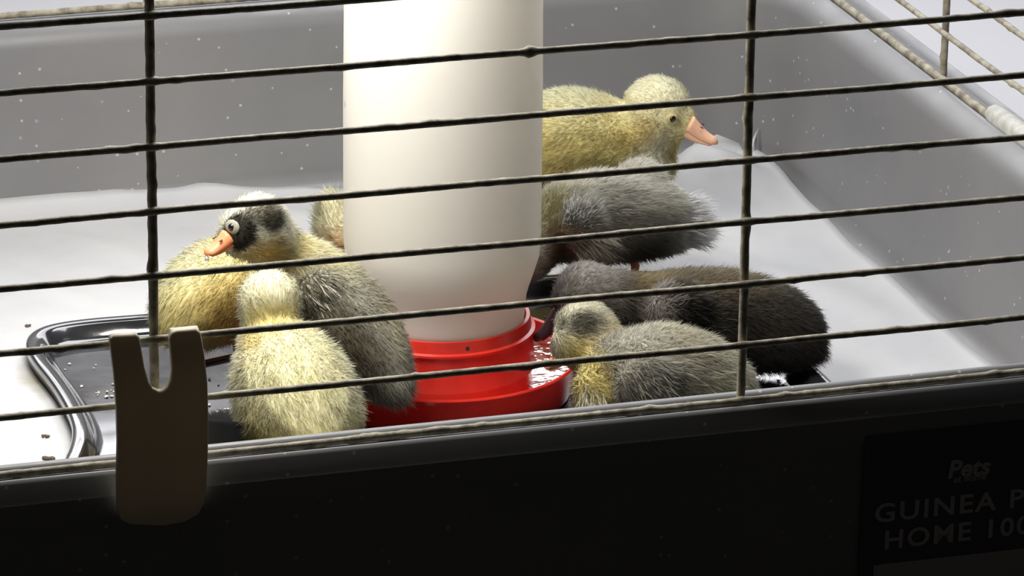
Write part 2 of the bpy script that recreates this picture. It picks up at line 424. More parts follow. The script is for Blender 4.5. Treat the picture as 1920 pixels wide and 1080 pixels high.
# ------------------------------------------------------------------ pad sheet on the tub floor
def sheet_z(x, y):
    p = Vector((x, y, 0))
    z = .0020 + .0008*noise.noise(p*13) + .0006*abs(noise.noise(p*38 + Vector((3, 1, 0))))
    z += .0060*max(0, noise.noise(Vector((x*30+y*14, y*7-x*5, 2.0))))**1.4
    return max(z, .0014)
xs = np.linspace(XL+.034, XR-.0325, 230); ts = np.linspace(0, 1, 130)
def pad_back(x): return float(np.interp(x, (-0.0497, 0.0526, 0.1298, 0.2175, 0.3600, 0.4364), (0.6047, 0.5821, 0.5654, 0.5451, 0.5250, 0.5350)))
V = []; F = []
tray_box = (.03, .355, .02, .398)
for j, tt in enumerate(ts):
    for i, x in enumerate(xs):
        pb = pad_back(x); yb = min(pb, D-.0250); y = .020 + (yb-.020)*tt; xx = x; yy = y
        wob = .0035*noise.noise((y*18, 1.3, 0)); xx = x + (wob if i == len(xs)-1 else wob*max(0, (x-.38)/.05))
        z = sheet_z(x, y)
        if tray_box[0] < x < tray_box[1] and tray_box[2] < y < tray_box[3]: z = min(z, .0018)
        # the sheet climbs a little at the side and rear walls
        e = max(0, (x-(XR-.046))/.0165); z += .003*e*e
        e = max(0, (tt-.965)/.035); z += (.001 + .0045*min(1, max(0, (pb-(D-.045))/.035)))*e*e
        # a corner of the pad curls up by the rear right corner
        cx_, cy_ = (0.3984, 0.5047)
        dd = ((x-cx_)/.028)**2 + ((y-cy_)/.028)**2
        z += .019*math.exp(-dd*1.1)*(1+.3*noise.noise((x*60, y*60, 3)))
        V.append((xx, yy, z))
nx = len(xs)
F = [(j*nx+i, j*nx+i+1, (j+1)*nx+i+1, (j+1)*nx+i) for j in range(len(ts)-1) for i in range(nx-1)]
pad = obj('pad_sheet', V, F, M['sheet'], base=(.07, D/2, .0014))
tag(pad, 'crinkled white absorbent pad lining the cage floor', 'pad')
md = pad.modifiers.new('thickness', 'SOLIDIFY'); md.thickness = .0006; md.offset = 1
# a torn flap of the pad standing up in the corner
fl = ([(0.3903, 0.5200, 0.0163), (0.3993, 0.5280, 0.0195), (0.4117, 0.5350, 0.0192), (0.4251, 0.5400, 0.0119), (0.4266, 0.5300, 0.0070), (0.4310, 0.5350, 0.0147), (0.4356, 0.5400, 0.0190)], [(0.3893, 0.5150, 0.0109), (0.3945, 0.5120, 0.0100), (0.4039, 0.5120, 0.0078), (0.4146, 0.5100, 0.0061), (0.4195, 0.5100, 0.0043), (0.4242, 0.5150, 0.0023), (0.4294, 0.5200, 0.0025)])
v = []; f = []
ftop, fbot = fl
nn = len(ftop)
for t in range(5):
    for a, b in zip(fbot, ftop):
        p = Vector(a).lerp(Vector(b), t/4); p.y += .004*math.sin(t/4*math.pi); v.append(p)
f = [(t*nn+i, t*nn+i+1, (t+1)*nn+i+1, (t+1)*nn+i) for t in range(4) for i in range(nn-1)]
o = obj('upturned_flap', v, f, M['sheet'], pad)
md = o.modifiers.new('thickness', 'SOLIDIFY'); md.thickness = .0005

# ------------------------------------------------------------------ black feeding tray
tr_out = [Vector((a, b, 0)) for a, b in ((0.0929, 0.3722), (0.0805, 0.3726), (0.0486, 0.3740), (0.0293, 0.3698), (0.0192, 0.3566), (0.0167, 0.3359), (0.0198, 0.2948), (0.0189, 0.2516), (0.0137, 0.2270), (0.0025, 0.1985), (0.0120, 0.1900), (0.0300, 0.1300), (0.0800, 0.0950), (0.2000, 0.0900), (0.3000, 0.0900), (0.3450, 0.1000), (0.3510, 0.1395), (0.3510, 0.2022), (0.3510, 0.2440), (0.3511, 0.3360), (0.3210, 0.3762), (0.2000, 0.3742))]
def smooth_loop(P, it=2):
    for _ in range(it):
        Q = []
        for i in range(len(P)):
            a, b = P[i], P[(i+1) % len(P)]
            Q += [a*.75+b*.25, a*.25+b*.75]
        P = Q
    return P
tr_out = smooth_loop(tr_out, 3)
def inset(P, d, z):
    out = []
    n = len(P)
    for i in range(n):
        t = (P[(i+1) % n] - P[i-1]).normalized(); nr = Vector((t.y, -t.x, 0))   # outward for a counter-clockwise loop
        q = P[i] - nr*d; out.append((q.x, q.y, z))
    return out
area2 = sum(tr_out[i].x*tr_out[(i+1) % len(tr_out)].y - tr_out[(i+1) % len(tr_out)].x*tr_out[i].y for i in range(len(tr_out)))
if area2 < 0: tr_out.reverse()
prof = [(.0045, .0028), (.0008, .0050), (0, .0095), (.0004, .0112), (.0016, .0118), (.0050, .0114), (.0068, .0106), (.0095, .0062), (.0125, .0040), (.0135, .0040), (.0150, .0040)]
loops = [inset(tr_out, d, z) for d, z in prof]
v, f = loops_mesh(loops)
tray = tag(obj('feeding_tray', v, f, M['tray'], base=(.2, .22, .0028)), 'wet black plastic tray with a raised rounded lip under the drinker', 'tray')

# small black dish tucked behind the front rim
dx, dy, dz = (0.0460, 0.1180, 0.0468)
v, f = lathe([(.0, .0052), (.020, .0052), (.024, .007), (.028, dz-.002), (.0292, dz), (.0282, dz+.0006), (.0268, dz-.001), (.0225, .0105), (.019, .0085), (.0, .0085)], (dx, dy), 40)
tag(autosmooth(obj('feed_dish', v, f, M['dish_black'], base=(dx, dy, .0052)), 60), 'small round black dish half hidden behind the front rim', 'dish')

# ------------------------------------------------------------------ drinker
CX, CY = 0.1873, 0.2626
dk = empty('poultry_drinker', (CX, CY, .0041), 'poultry drinker: milky white reservoir upside down in a red trough', 'drinker')
RD = .0605; z0 = .0041; zr = 0.0215; zc = 0.0400
prof = [(.0, z0), (.054, z0), (.0572, z0+.0008), (RD-.0012, zr-.004), (RD, zr-.0016), (RD+.0006, zr-.0004), (RD+.0002, zr+.0004), (RD-.0012, zr), (RD-.002, zr-.003),
        (.0545, z0+.006), (.052, z0+.0042), (.0440, z0+.004), (.0415, z0+.006), (.0402, zc-.007), (.0412, zc-.0065), (.0412, zc-.0055), (.0396, zc-.005), (.0388, zc), (.0372, zc), (.0368, zc-.004), (.0368, z0+.003), (.0, z0+.003)]
v, f = lathe(prof, (CX, CY), 96)
dish = autosmooth(obj('trough', v, f, M['red'], dk), 45)
tag(dish, 'red plastic trough')
zw = zr - .0045
v, f = lathe([(.0408, zw+.0002), (.042, zw), (.045, zw), (.050, zw), (.055, zw), (RD-.0024, zw+.0002)], (CX, CY), 96)
wt = obj('water', v, f, M['water'], dish)
tag(wt, 'shallow water in the trough')
RR = 0.0432
prof = [(.0, zc-.006), (.034, zc-.006), (.0360, zc-.0045), (.0366, zc+.003), (.0372, zc+.010), (.0384, zc+.0145), (.0402, zc+.020), (RR-.0006, zc+.028), (RR, zc+.036), (RR, zc+.10), (RR-.0006, zc+.16), (RR-.002, zc+.170), (RR-.007, zc+.178), (.028, zc+.183), (.0, zc+.185)]
v, f = lathe(prof, (CX, CY), 96)
rv = obj('reservoir', v, f, M['reservoir'], dk)
tag(rv, 'milky white plastic reservoir')
md = rv.modifiers.new('thickness', 'SOLIDIFY'); md.thickness = .0012; md.offset = -1

# ------------------------------------------------------------------ ducklings
def catmull(P, n):
    P = np.array(P, float); out = []
    Q = np.vstack([2*P[0]-P[1], P, 2*P[-1]-P[-2]])
    for i in range(len(P)-1):
        a, b, c, d = Q[i:i+4]
        for t in np.linspace(0, 1, n, endpoint=False):
            out.append(.5*(2*b + (c-a)*t + (2*a-5*b+4*c-d)*t*t + (3*b-3*c+d-a)*t**3))
    out.append(P[-1]); return np.array(out)

def set_attr(me, name, kind, data):
    at = me.attributes.new(name, kind, 'POINT')
    at.data.foreach_set('color' if kind == 'FLOAT_COLOR' else 'vector', np.asarray(data, np.float32).ravel())

def strands(P, Nrm, Dir, Len, Wid, Colr, off, droop=.12, seed=0):
    """thin tapered blades with two bends: verts (n*7), 5 triangles each"""
    g = np.random.default_rng(seed); n = len(P)
    side = np.cross(Dir, g.normal(size=(n, 3))); side /= np.linalg.norm(side, axis=1)[:, None]+1e-12
    bend = g.normal(size=(n, 3))*.14 + np.array([0, 0, -droop])
    V = np.zeros((n, 7, 3)); C = np.zeros((n, 7, 4)); C[..., 3] = 1; NN = np.zeros((n, 7, 3))
    ts = [0, .38, .72]; wd = [1.0, .85, .55]
    for k in range(3):
        t = ts[k]; c = P + Dir*(Len*t)[:, None] + bend*(Len*t*t)[:, None]
        V[:, 2*k] = c - side*(Wid*wd[k]*.5)[:, None]; V[:, 2*k+1] = c + side*(Wid*wd[k]*.5)[:, None]
    V[:, 6] = P + Dir*Len[:, None] + bend*Len[:, None]
    for k in range(7):
        C[:, k, :3] = Colr; NN[:, k] = Nrm
    b = (np.arange(n)*7)[:, None]
    F = np.concatenate([b+np.array([[0, 1, 3]]), b+np.array([[0, 3, 2]]), b+np.array([[2, 3, 5]]), b+np.array([[2, 5, 4]]), b+np.array([[4, 5, 6]])], 0)
    return V.reshape(-1, 3)-off, F, C.reshape(-1, 4), NN.reshape(-1, 3)

def strand_obj(name, data, m, parent):
    V, F, C, NN = data
    me = bpy.data.meshes.new(name)
    me.vertices.add(len(V)); me.vertices.foreach_set('co', V.astype(np.float32).ravel())
    me.loops.add(len(F)*3); me.loops.foreach_set('vertex_index', F.astype(np.int32).ravel())
    me.polygons.add(len(F)); me.polygons.foreach_set('loop_start', (np.arange(len(F))*3).astype(np.int32))
    me.update(calc_edges=True)
    set_attr(me, 'Col', 'FLOAT_COLOR', C); set_attr(me, 'nrm', 'FLOAT_VECTOR', NN)
    me.materials.append(m); me.validate()
    o = bpy.data.objects.new(name, me); COL.objects.link(o); o.parent = parent
    return o

def bill_loops(base, tip, up, width, h0, h1, lower=False, gape=0.0):
    base = Vector(base); tip = Vector(tip); d = tip-base; Ln = d.length; d.normalize()
    lat = d.cross(up).normalized(); u = lat.cross(d).normalized()
    loops = []
    for i in range(10):
        t = i/9
        # width: slight waist, then a rounded spatula tip
        wv = width*.5*(1.0 - .22*math.sin(t*math.pi*.8) ) * (1 if t < .8 else math.sqrt(max(.02, 1-((t-.8)/.2)**2*.93)))
        hh = (h0 + (h1-h0)*min(1, t*1.25)) * (1 if t < .85 else math.sqrt(max(.05, 1-((t-.85)/.15)**2*.9)))
        if t < .35: hh *= 1 - .0*t
        c = base + d*(Ln*t) - u*(.10*h0*math.sin(t*math.pi)) 
        ring = []
        for k in range(14):
            a = 2*math.pi*k/14
            x, y = math.cos(a), math.sin(a)
            if lower: y = y*.55 - .50 if y > 0 else y*.55 - .50
            else: y = y if y > 0 else y*.35
            ring.append(c + lat*(wv*x*(1 if not lower else .88)) + u*(hh*.5*(y + (0.12 if not lower else -.05))))
        loops.append(ring)
    return loops_mesh(loops), lat, u, d

def bird(label, spine, blobs, base_col, spots, head, bill, eyes, group='downy ducklings in the cage', count=40000, blen=.0047, hlen=.0026,
         bmat='bill_pink', legs='leg', tufts=(), seed=1, ring=None, ground=.0042, foot_xy=None, name='duckling'):
    """spine: (x,y,z,r) from tail to head"""
    sp = np.array(spine, float)
    ctr = sp[len(sp)//2]
    root = empty(name, (float(ctr[0]), float(ctr[1]), ground), label, 'duckling', group)
    off = np.array(root.location)
    path = catmull(sp, 7)
    parts = [icosphere(q[:3], max(q[3], .003), 2) for q in path]
    for c, r in blobs: parts.append(icosphere(c, r, 3))
    v, f = merge(parts)
    body = obj('body', v, f, M['skin'], root)
    md = body.modifiers.new('remesh', 'REMESH'); md.mode = 'VOXEL'; md.voxel_size = .0013
    md = body.modifiers.new('smooth', 'SMOOTH'); md.factor = .6; md.iterations = 9
    bpy.context.view_layer.update()
    me = bpy.data.meshes.new_from_object(body.evaluated_get(bpy.context.evaluated_depsgraph_get()))
    body.modifiers.clear(); old = body.data; body.data = me; bpy.data.meshes.remove(old)
    me.name = 'body'; me.polygons.foreach_set('use_smooth', [True]*len(me.polygons))
    if not me.materials: me.materials.append(M['skin'])
    nv = len(me.vertices); co = np.empty(nv*3, np.float32); me.vertices.foreach_get('co', co); co = co.reshape(-1, 3).astype(float) + off
    hc = np.array(head[0]); hr = head[1]
    def colour(P):
        C = np.tile(np.array(base_col, float), (len(P), 1))
        for c, r, colr, soft in spots:
            rr = np.array(r if hasattr(r, '__len__') else (r, r, r))
            d = np.linalg.norm((P-np.array(c))/rr, axis=1)
            w_ = np.clip((1+soft-d)/(2*soft), 0, 1)[:, None]; w_ = w_*w_*(3-2*w_)
            C = C*(1-w_) + np.array(colr)*w_
        return C
    set_attr(me, 'Col', 'FLOAT_COLOR', np.c_[colour(co)*.92, np.ones(nv)])
    # surface samples
    me.calc_loop_triangles()
    nt = len(me.loop_triangles); tri = np.empty(nt*3, np.int32); me.loop_triangles.foreach_get('vertices', tri); tri = tri.reshape(-1, 3)
    vn = np.empty(nv*3, np.float32); me.vertices.foreach_get('normal', vn); vn = vn.reshape(-1, 3).astype(float)
    A, B, Cc = co[tri[:, 0]], co[tri[:, 1]], co[tri[:, 2]]
    ar = np.linalg.norm(np.cross(B-A, Cc-A), axis=1); g = np.random.default_rng(seed)
    ti = g.choice(nt, count, p=ar/ar.sum()); u = g.random(count); w_ = g.random(count); fl = u+w_ > 1; u[fl] = 1-u[fl]; w_[fl] = 1-w_[fl]
    bc = np.c_[1-u-w_, u, w_]
    P = (co[tri[ti]]*bc[:, :, None]).sum(1); Nn = (vn[tri[ti]]*bc[:, :, None]).sum(1); Nn /= np.linalg.norm(Nn, axis=1)[:, None]
    # flow: along the spine toward the tail
    tan = np.gradient(path[:, :3], axis=0); tan /= np.linalg.norm(tan, axis=1)[:, None]+1e-9
    idx = np.array([np.argmin(((path[:, :3]-p)**2).sum(1)/(path[:, 3]**2+1e-6)) for p in P])
    flow = -tan[idx]
    hd = np.linalg.norm(P-hc, axis=1)
    inhead = np.clip((hr*1.45-hd)/(hr*.5), 0, 1)
    bb, bt = np.array(bill['base']), np.array(bill['tip']); bd = (bt-bb)/np.linalg.norm(bt-bb)
    hflow = -bd
    flow = flow*(1-inhead)[:, None] + hflow*inhead[:, None]
    flow -= Nn*(flow*Nn).sum(1)[:, None]; flow /= np.linalg.norm(flow, axis=1)[:, None]+1e-6
    # gentle clumping
    cl = np.array([noise.noise_vector(Vector(p*170)) for p in P])
    lift = np.where(g.random(count) < .16, .85, .46)
    Dr = Nn*lift[:, None] + flow*.80 + cl*.22 + g.normal(size=(count, 3))*.12
    Dr /= np.linalg.norm(Dr, axis=1)[:, None]
    Ln = (blen*(1-inhead) + hlen*inhead)*g.uniform(.6, 1.25, count)
    tail_f = np.clip((path[idx, 3] < .012)*1.0, 0, 1)*(idx < len(path)*.3); Ln *= 1+.35*tail_f
    keep = np.ones(count, bool)
    for e in eyes:
        d = np.linalg.norm(P-np.array(e), axis=1); Ln *= np.clip((d-.0022)/.0045, .10, 1); keep &= d > .0030
    dbl = np.linalg.norm(P-bb, axis=1); Ln *= np.clip((dbl-.002)/.009, .22, 1)
    ax = P-bb; al = (ax*bd).sum(1); perp = np.linalg.norm(ax-al[:, None]*bd, axis=1)
    keep &= ~((al > -.0005) & (perp < bill['width']*.5))
    Cl = colour(P)*g.normal(1, .045, (count, 1)).clip(.8, 1.2)
    Cl = np.minimum(Cl, .93)
    Wd = np.where(inhead > .5, .00024, .00030)*g.uniform(.7, 1.2, count)
    k = keep
    strand_obj('down', strands(P[k], Nn[k], Dr[k], Ln[k], Wd[k], Cl[k], off, seed=seed), M['down'], root)
    # wing and tail tufts: longer, paler feather sheaths
    for ti_, (tc, tr, tdir, tlen, tcol, tn, tname) in enumerate(tufts):
        d = np.linalg.norm(co-np.array(tc), axis=1); cand = np.where(d < tr)[0]
        if not len(cand): print('NO TUFT', label, tname); continue
        ii = g.choice(cand, tn); p = co[ii] + g.normal(size=(tn, 3))*.0006; nn = vn[ii]
        tdv = np.array(tdir, float); tdv /= np.linalg.norm(tdv)
        dr = tdv + nn*.35 + g.normal(size=(tn, 3))*.16; nn = nn*.6 + np.array([0, -.15, .8]); nn /= np.linalg.norm(nn, axis=1)[:, None]
        clp = np.array([noise.noise_vector(Vector(q*300)) for q in p]); dr += clp*.35
        dr /= np.linalg.norm(dr, axis=1)[:, None]
        ln = tlen*g.uniform(.5, 1.1, tn); cc = np.array(tcol)*g.normal(1, .10, (tn, 1)).clip(.7, 1.3)
        strand_obj(tname, strands(p, nn, dr, ln, np.full(tn, .00048), cc.clip(0, .95), off, seed=seed+50+ti_), M['down'], root)
    # bill
    upv = Vector(bill.get('up', (0, 0, 1)))
    (lv, lf), lat, uu, dd = bill_loops(bill['base'], bill['tip'], upv, bill['width'], bill['h0'], bill['h1'])
    bl = obj('bill', lv, lf, M[bmat], root)
    (lv, lf), *_ = bill_loops(bill['base'], Vector(bill['base']).lerp(Vector(bill['tip']), .93), upv, bill['width']*.9, bill['h0']*.8, bill['h1']*.8, lower=True)
    obj('lower_bill', lv, lf, M[bmat], bl)
    Lb = (Vector(bill['tip'])-Vector(bill['base'])).length
    for s in (-1, 1):
        c = Vector(bill['base']) + dd*(Lb*.36) + lat*(s*bill['width']*.28) + uu*(bill['h0']*.36)
        v, f = icosphere(c, (.0011, .0005, .0004), 1, Matrix((dd, lat, uu)).transposed()); obj('nostril', v, f, M['nostril'], bl)
    # eyes: the near one where the photo shows it, the far one mirrored across the head
    for e in eyes:
        ev = Vector(e); o_ = (ev-Vector(hc)).normalized()
        q = o_.to_track_quat('Z', 'Y').to_matrix()
        if ring: v, f = icosphere(ev - o_*.0006, (ring[0], ring[0]*.80, .0011), 2, q); lid = obj('eyelid', v, f, M[ring[1]], root)
        v, f = icosphere(ev - o_*.0006, .0019, 2); obj('eye', v, f, M['eye'], root)
    # legs and webbed feet
    fwd = Vector((path[-1][:3]-path[len(path)//3][:3])); fwd.z = 0; fwd.normalize(); lt = Vector((-fwd.y, fwd.x, 0))
    c0 = Vector(foot_xy or (ctr[0], ctr[1])).to_3d(); 
    for s in (-1, 1):
        top = Vector((c0.x, c0.y, float(ctr[2])-float(ctr[3])*.55)) + lt*(s*.010)
        ank = Vector((c0.x, c0.y, ground+.0022)) + lt*(s*.011) - fwd*.002
        knee = top.lerp(ank, .5) - fwd*.004
        loops = []
        for p, r in ((top, .0036), (knee, .0021), (ank, .0019), (ank + fwd*.003 + Vector((0, 0, -.001)), .0016)):
            loops.append([p + Vector((math.cos(t)*r, math.sin(t)*r, 0)) for t in np.linspace(0, 2*math.pi, 9)[:-1]])
        v, f = loops_mesh(loops); lg = obj('leg', v, f, M[legs], root)
        a = ank + Vector((0, 0, -.0018+.0008))
        pts = [a - fwd*.003, a + fwd*.004 + lt*.0035, a + fwd*.015 + lt*.0095, a + fwd*.0145 + lt*.0045, a + fwd*.018, a + fwd*.0145 - lt*.0045, a + fwd*.015 - lt*.0095, a + fwd*.004 - lt*.0035]
        bt_ = [Vector((q.x, q.y, ground)) for q in pts]; tp = [q + Vector((0, 0, .0006)) for q in pts]
        v, f = loops_mesh([bt_, tp]); obj('webbed_foot', v, f, M[legs], lg, smooth=False)
    return root

YEL = (0.89, 0.79, 0.39); PALE = (0.91, 0.87, 0.61); CREAM = (0.89, 0.87, 0.74); GOLD = (0.76, 0.57, 0.17)
GREY = (0.36, 0.34, 0.28); LGREY = (0.56, 0.54, 0.46); DARK = (0.085, 0.076, 0.064); MASK = (0.03, 0.028, 0.02)

# a: yellow duckling at the back right, facing right
bird('yellow duckling with pink bill facing right beside the rear wall',
     [(0.2690, 0.4550, 0.0375, 0.0060), (0.2801, 0.4520, 0.0470, 0.0180), (0.3022, 0.4500, 0.0519, 0.0245), (0.3259, 0.4480, 0.0478, 0.0225), (0.3413, 0.4430, 0.0508, 0.0150), (0.3464, 0.4400, 0.0664, 0.0168)],
     [((0.3548, 0.4340, 0.0621), .0090), ((0.3397, 0.4400, 0.0416), .0150)], YEL,
     [((0.3443, 0.4400, 0.0789), .019, (.93,.89,.66), .6), ((0.3409, 0.4200, 0.0478), .012, CREAM, .6), ((0.3326, 0.4200, 0.0587), .0085, GOLD, .8), ((0.3032, 0.4500, 0.0738), .02, PALE, .6)],
     ((0.3464, 0.4400, 0.0664), .0168),
     dict(base=(0.3583, 0.4300, 0.0599), tip=(0.3719, 0.4240, 0.0520), width=.0100, h0=.0118, h1=.0056),
     [(0.3485, 0.4229, 0.0669), (0.3609, 0.4580, 0.0573)], seed=11, ring=(.0030, 'eyelid_yellow'), ground=.0022, foot_xy=(.31,.45))

# b: grey duckling whose head is hidden behind the reservoir
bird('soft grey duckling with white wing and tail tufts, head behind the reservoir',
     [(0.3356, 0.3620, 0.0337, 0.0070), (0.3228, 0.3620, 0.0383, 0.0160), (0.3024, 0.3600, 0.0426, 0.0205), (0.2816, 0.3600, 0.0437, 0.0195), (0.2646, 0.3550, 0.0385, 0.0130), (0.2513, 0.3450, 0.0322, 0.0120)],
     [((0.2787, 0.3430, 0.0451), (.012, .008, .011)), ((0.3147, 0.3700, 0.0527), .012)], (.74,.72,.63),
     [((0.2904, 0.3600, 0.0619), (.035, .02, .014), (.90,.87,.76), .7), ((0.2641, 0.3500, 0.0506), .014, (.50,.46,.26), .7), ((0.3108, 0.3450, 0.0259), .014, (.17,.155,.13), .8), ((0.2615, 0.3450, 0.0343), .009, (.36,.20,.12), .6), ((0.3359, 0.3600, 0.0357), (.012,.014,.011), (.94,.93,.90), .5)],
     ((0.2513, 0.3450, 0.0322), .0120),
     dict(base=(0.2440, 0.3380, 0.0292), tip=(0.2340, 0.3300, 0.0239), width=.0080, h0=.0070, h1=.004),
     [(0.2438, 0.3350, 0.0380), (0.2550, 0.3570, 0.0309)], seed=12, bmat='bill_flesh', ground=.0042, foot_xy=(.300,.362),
     tufts=[((0.2751, 0.3400, 0.0529), .0090, (.35,-.3,.75), .0080, (.74,.72,.65), 700, 'wing_down'), ((0.2811, 0.3420, 0.0375), .0095, (.9,-.35,-.35), .0095, (.88,.84,.70), 900, 'wing_down'),
            ((0.3340, 0.3600, 0.0372), .0110, (.9,-.15,.10), .0110, (.95,.94,.91), 1500, 'tail_down'), ((0.2959, 0.3450, 0.0598), .013, (.9,-.2,.0), .006, (.66,.64,.57), 420, 'back_down')])

# c: dark duckling drinking
bird('dark charcoal duckling with dark bill lowered into the trough',
     [(0.3450, 0.2220, 0.0225, 0.0060), (0.3369, 0.2330, 0.0270, 0.0170), (0.3203, 0.2430, 0.0301, 0.0215), (0.2981, 0.2480, 0.0320, 0.0215), (0.2788, 0.2500, 0.0359, 0.0165), (0.2641, 0.2550, 0.0413, 0.0130), (0.2515, 0.2560, 0.0457, 0.0136)],
     [((0.2861, 0.2320, 0.0452), (.012, .008, .011)), ((0.2446, 0.2520, 0.0422), .0100)], DARK,
     [((0.2532, 0.2560, 0.0500), .0145, (.62,.57,.52), .6), ((0.2810, 0.2500, 0.0495), (.010,.014,.02), (.46,.38,.20), .7), ((0.3109, 0.2500, 0.0517), (.03,.02,.008), (.30,.25,.17), .8), ((0.2761, 0.2300, 0.0449), (.007,.01,.011), (.50,.46,.43), .6)],
     ((0.2515, 0.2560, 0.0452), .0126),
     dict(base=(0.2383, 0.2500, 0.0390), tip=(0.2252, 0.2460, 0.0287), width=.0085, h0=.0085, h1=.0045),
     [(0.2417, 0.2430, 0.0444), (0.2436, 0.2620, 0.0413)], seed=13, bmat='bill_dark', legs='leg_dark', foot_xy=(.325,.255),
     tufts=[((0.2781, 0.2270, 0.0489), .0075, (.5,-.2,.55), .0070, (.36,.33,.31), 240, 'wing_down'), ((0.2962, 0.2250, 0.0417), .012, (.9,-.2,.1), .006, (.13,.12,.11), 200, 'wing_down')])

# d: grey and yellow duckling in front of the dark one, drinking
bird('grey-backed duckling with pale head dipping its bill into the trough at front',
     [(0.2799, 0.1380, 0.0326, 0.0070), (0.2714, 0.1500, 0.0355, 0.0200), (0.2573, 0.1600, 0.0383, 0.0238), (0.2452, 0.1750, 0.0365, 0.0190), (0.2390, 0.1900, 0.0395, 0.0140), (0.2332, 0.2000, 0.0482, 0.0140)],
     [((0.2267, 0.1960, 0.0452), .0100), ((0.2352, 0.1720, 0.0318), .0140), ((0.2423, 0.1420, 0.0450), (.013,.008,.012))], GREY,
     [((0.2333, 0.2000, 0.0565), .014, (.72,.69,.54), .5), ((0.2460, 0.2000, 0.0504), .010, (.80,.76,.52), .5), ((0.2361, 0.1950, 0.0409), .0125, (.74,.52,.17), .5), ((0.2250, 0.1750, 0.0322), (.009,.03,.02), (.76,.66,.30), .5), ((0.2581, 0.1650, 0.0580), (.016,.02,.006), (.66,.60,.34), .7), ((0.2819, 0.1400, 0.0465), (.013,.03,.02), (.58,.56,.42), .7), ((0.2505, 0.1600, 0.0569), (.02,.02,.006), LGREY, .7),
      ((0.2210, 0.1976, 0.0551), (.0030,.006,.0045), (.20,.185,.14), .6), ((0.2285, 0.1896, 0.0567), (.0085,.008,.0055), (.13,.12,.09), .5)],
     ((0.2335, 0.2000, 0.0479), .0130),
     dict(base=(0.2227, 0.1960, 0.0407), tip=(0.2151, 0.1990, 0.0342), width=.0085, h0=.0085, h1=.0045),
     [(0.2199, 0.2013, 0.0483), (0.2350, 0.2140, 0.0367)], seed=14, bmat='bill_flesh', foot_xy=(.255,.165),
     tufts=[((0.2391, 0.1330, 0.0534), .012, (.5,-.3,-.5), .0085, (.40,.385,.33), 420, 'wing_down'), ((0.2265, 0.1650, 0.0321), .007, (.15,-.3,-.8), .008, (.82,.79,.66), 260, 'breast_down'), ((0.2624, 0.1350, 0.0455), .016, (.8,-.2,-.2), .007, (.50,.48,.40), 300, 'back_down')])

# e: duckling with the dark eye mask, facing left
bird('duckling with dark eye mask, white eye ring and orange bill facing left',
     [(0.1408, 0.1750, 0.0427, 0.0070), (0.1343, 0.1900, 0.0508, 0.0165), (0.1275, 0.2100, 0.0603, 0.0205), (0.1183, 0.2280, 0.0718, 0.0180), (0.1067, 0.2300, 0.0852, 0.0115), (0.0948, 0.2250, 0.1013, 0.0136)],
     [((0.0878, 0.2220, 0.0996), .0105), ((0.1177, 0.2080, 0.0720), (.011,.009,.012))], LGREY,
     [((0.1048, 0.2300, 0.0873), (.016,.03,.014), YEL, .5), ((0.0948, 0.2250, 0.1042), .019, CREAM, .25), ((0.1262, 0.2400, 0.0820), (.022,.03,.012), PALE, .5), ((0.0912, 0.2220, 0.0912), .010, YEL, .5), ((0.0997, 0.2100, 0.0897), .008, GOLD, .7),
      ((0.0980, 0.2136, 0.1095), (.0092,.0085,.0055), (.17,.155,.115), .40), ((0.0831, 0.2129, 0.1040), (.0085,.0085,.0100), MASK, .22), ((0.0995, 0.2122, 0.1060), (.0066,.008,.0046), (.06,.055,.04), .5), ((0.0892, 0.2132, 0.1109), (.0050,.006,.0035), (.14,.13,.10), .5),
      ((0.1120, 0.1950, 0.0806), (.012,.02,.014), (.24,.22,.17), .7), ((0.1129, 0.1900, 0.0692), (.014,.03,.018), (.22,.20,.15), .7), ((0.1228, 0.1750, 0.0569), (.013,.03,.016), (.15,.13,.09), .7), ((0.1475, 0.2100, 0.0588), (.011,.03,.022), (.62,.57,.40), .6)],
     ((0.0948, 0.2250, 0.1013), .0136),
     dict(base=(0.0803, 0.2170, 0.0988), tip=(0.0694, 0.2130, 0.0943), width=.0085, h0=.0085, h1=.0042),
     [(0.0813, 0.2153, 0.1048), (0.0888, 0.2400, 0.0998)], seed=15, bmat='bill_orange', ring=(.0040, 'eyelid'), foot_xy=(.118,.205),
     tufts=[((0.1156, 0.2000, 0.0809), .0100, (.65,-.25,-.6), .0075, (.74,.71,.60), 420, 'wing_down'), ((0.1119, 0.2080, 0.0833), .009, (.5,-.2,-.7), .006, (.26,.24,.19), 260, 'wing_down')])

# f: yellow duckling seen from behind at the front
bird('pale yellow duckling seen from behind, nearest the front rim',
     [(0.0896, 0.1020, 0.0463, 0.0070), (0.0902, 0.1280, 0.0492, 0.0225), (0.0910, 0.1500, 0.0538, 0.0250), (0.0907, 0.1680, 0.0598, 0.0190), (0.0897, 0.1800, 0.0697, 0.0124), (0.0899, 0.1850, 0.0819, 0.0132)],
     [], PALE,
     [((0.0874, 0.1750, 0.0898), .012, (.86,.82,.60), .5), ((0.0870, 0.1650, 0.0711), (.012,.012,.004), GOLD, .7), ((0.0809, 0.1200, 0.0415), (.04,.04,.012), YEL, .7), ((0.0872, 0.1700, 0.0775), (.014,.012,.006), YEL, .8)],
     ((0.0899, 0.1850, 0.0814), .0122),
     dict(base=(0.0913, 0.1970, 0.0783), tip=(0.0929, 0.2110, 0.0733), width=.0085, h0=.0080, h1=.004),
     [(0.0833, 0.1980, 0.0797), (0.1021, 0.1960, 0.0800)], seed=16, foot_xy=(.093,.152), count=30000,
     tufts=[((0.0877, 0.1200, 0.0594), .006, (.6,-.3,-.5), .007, (.88,.84,.66), 60, 'back_down')])

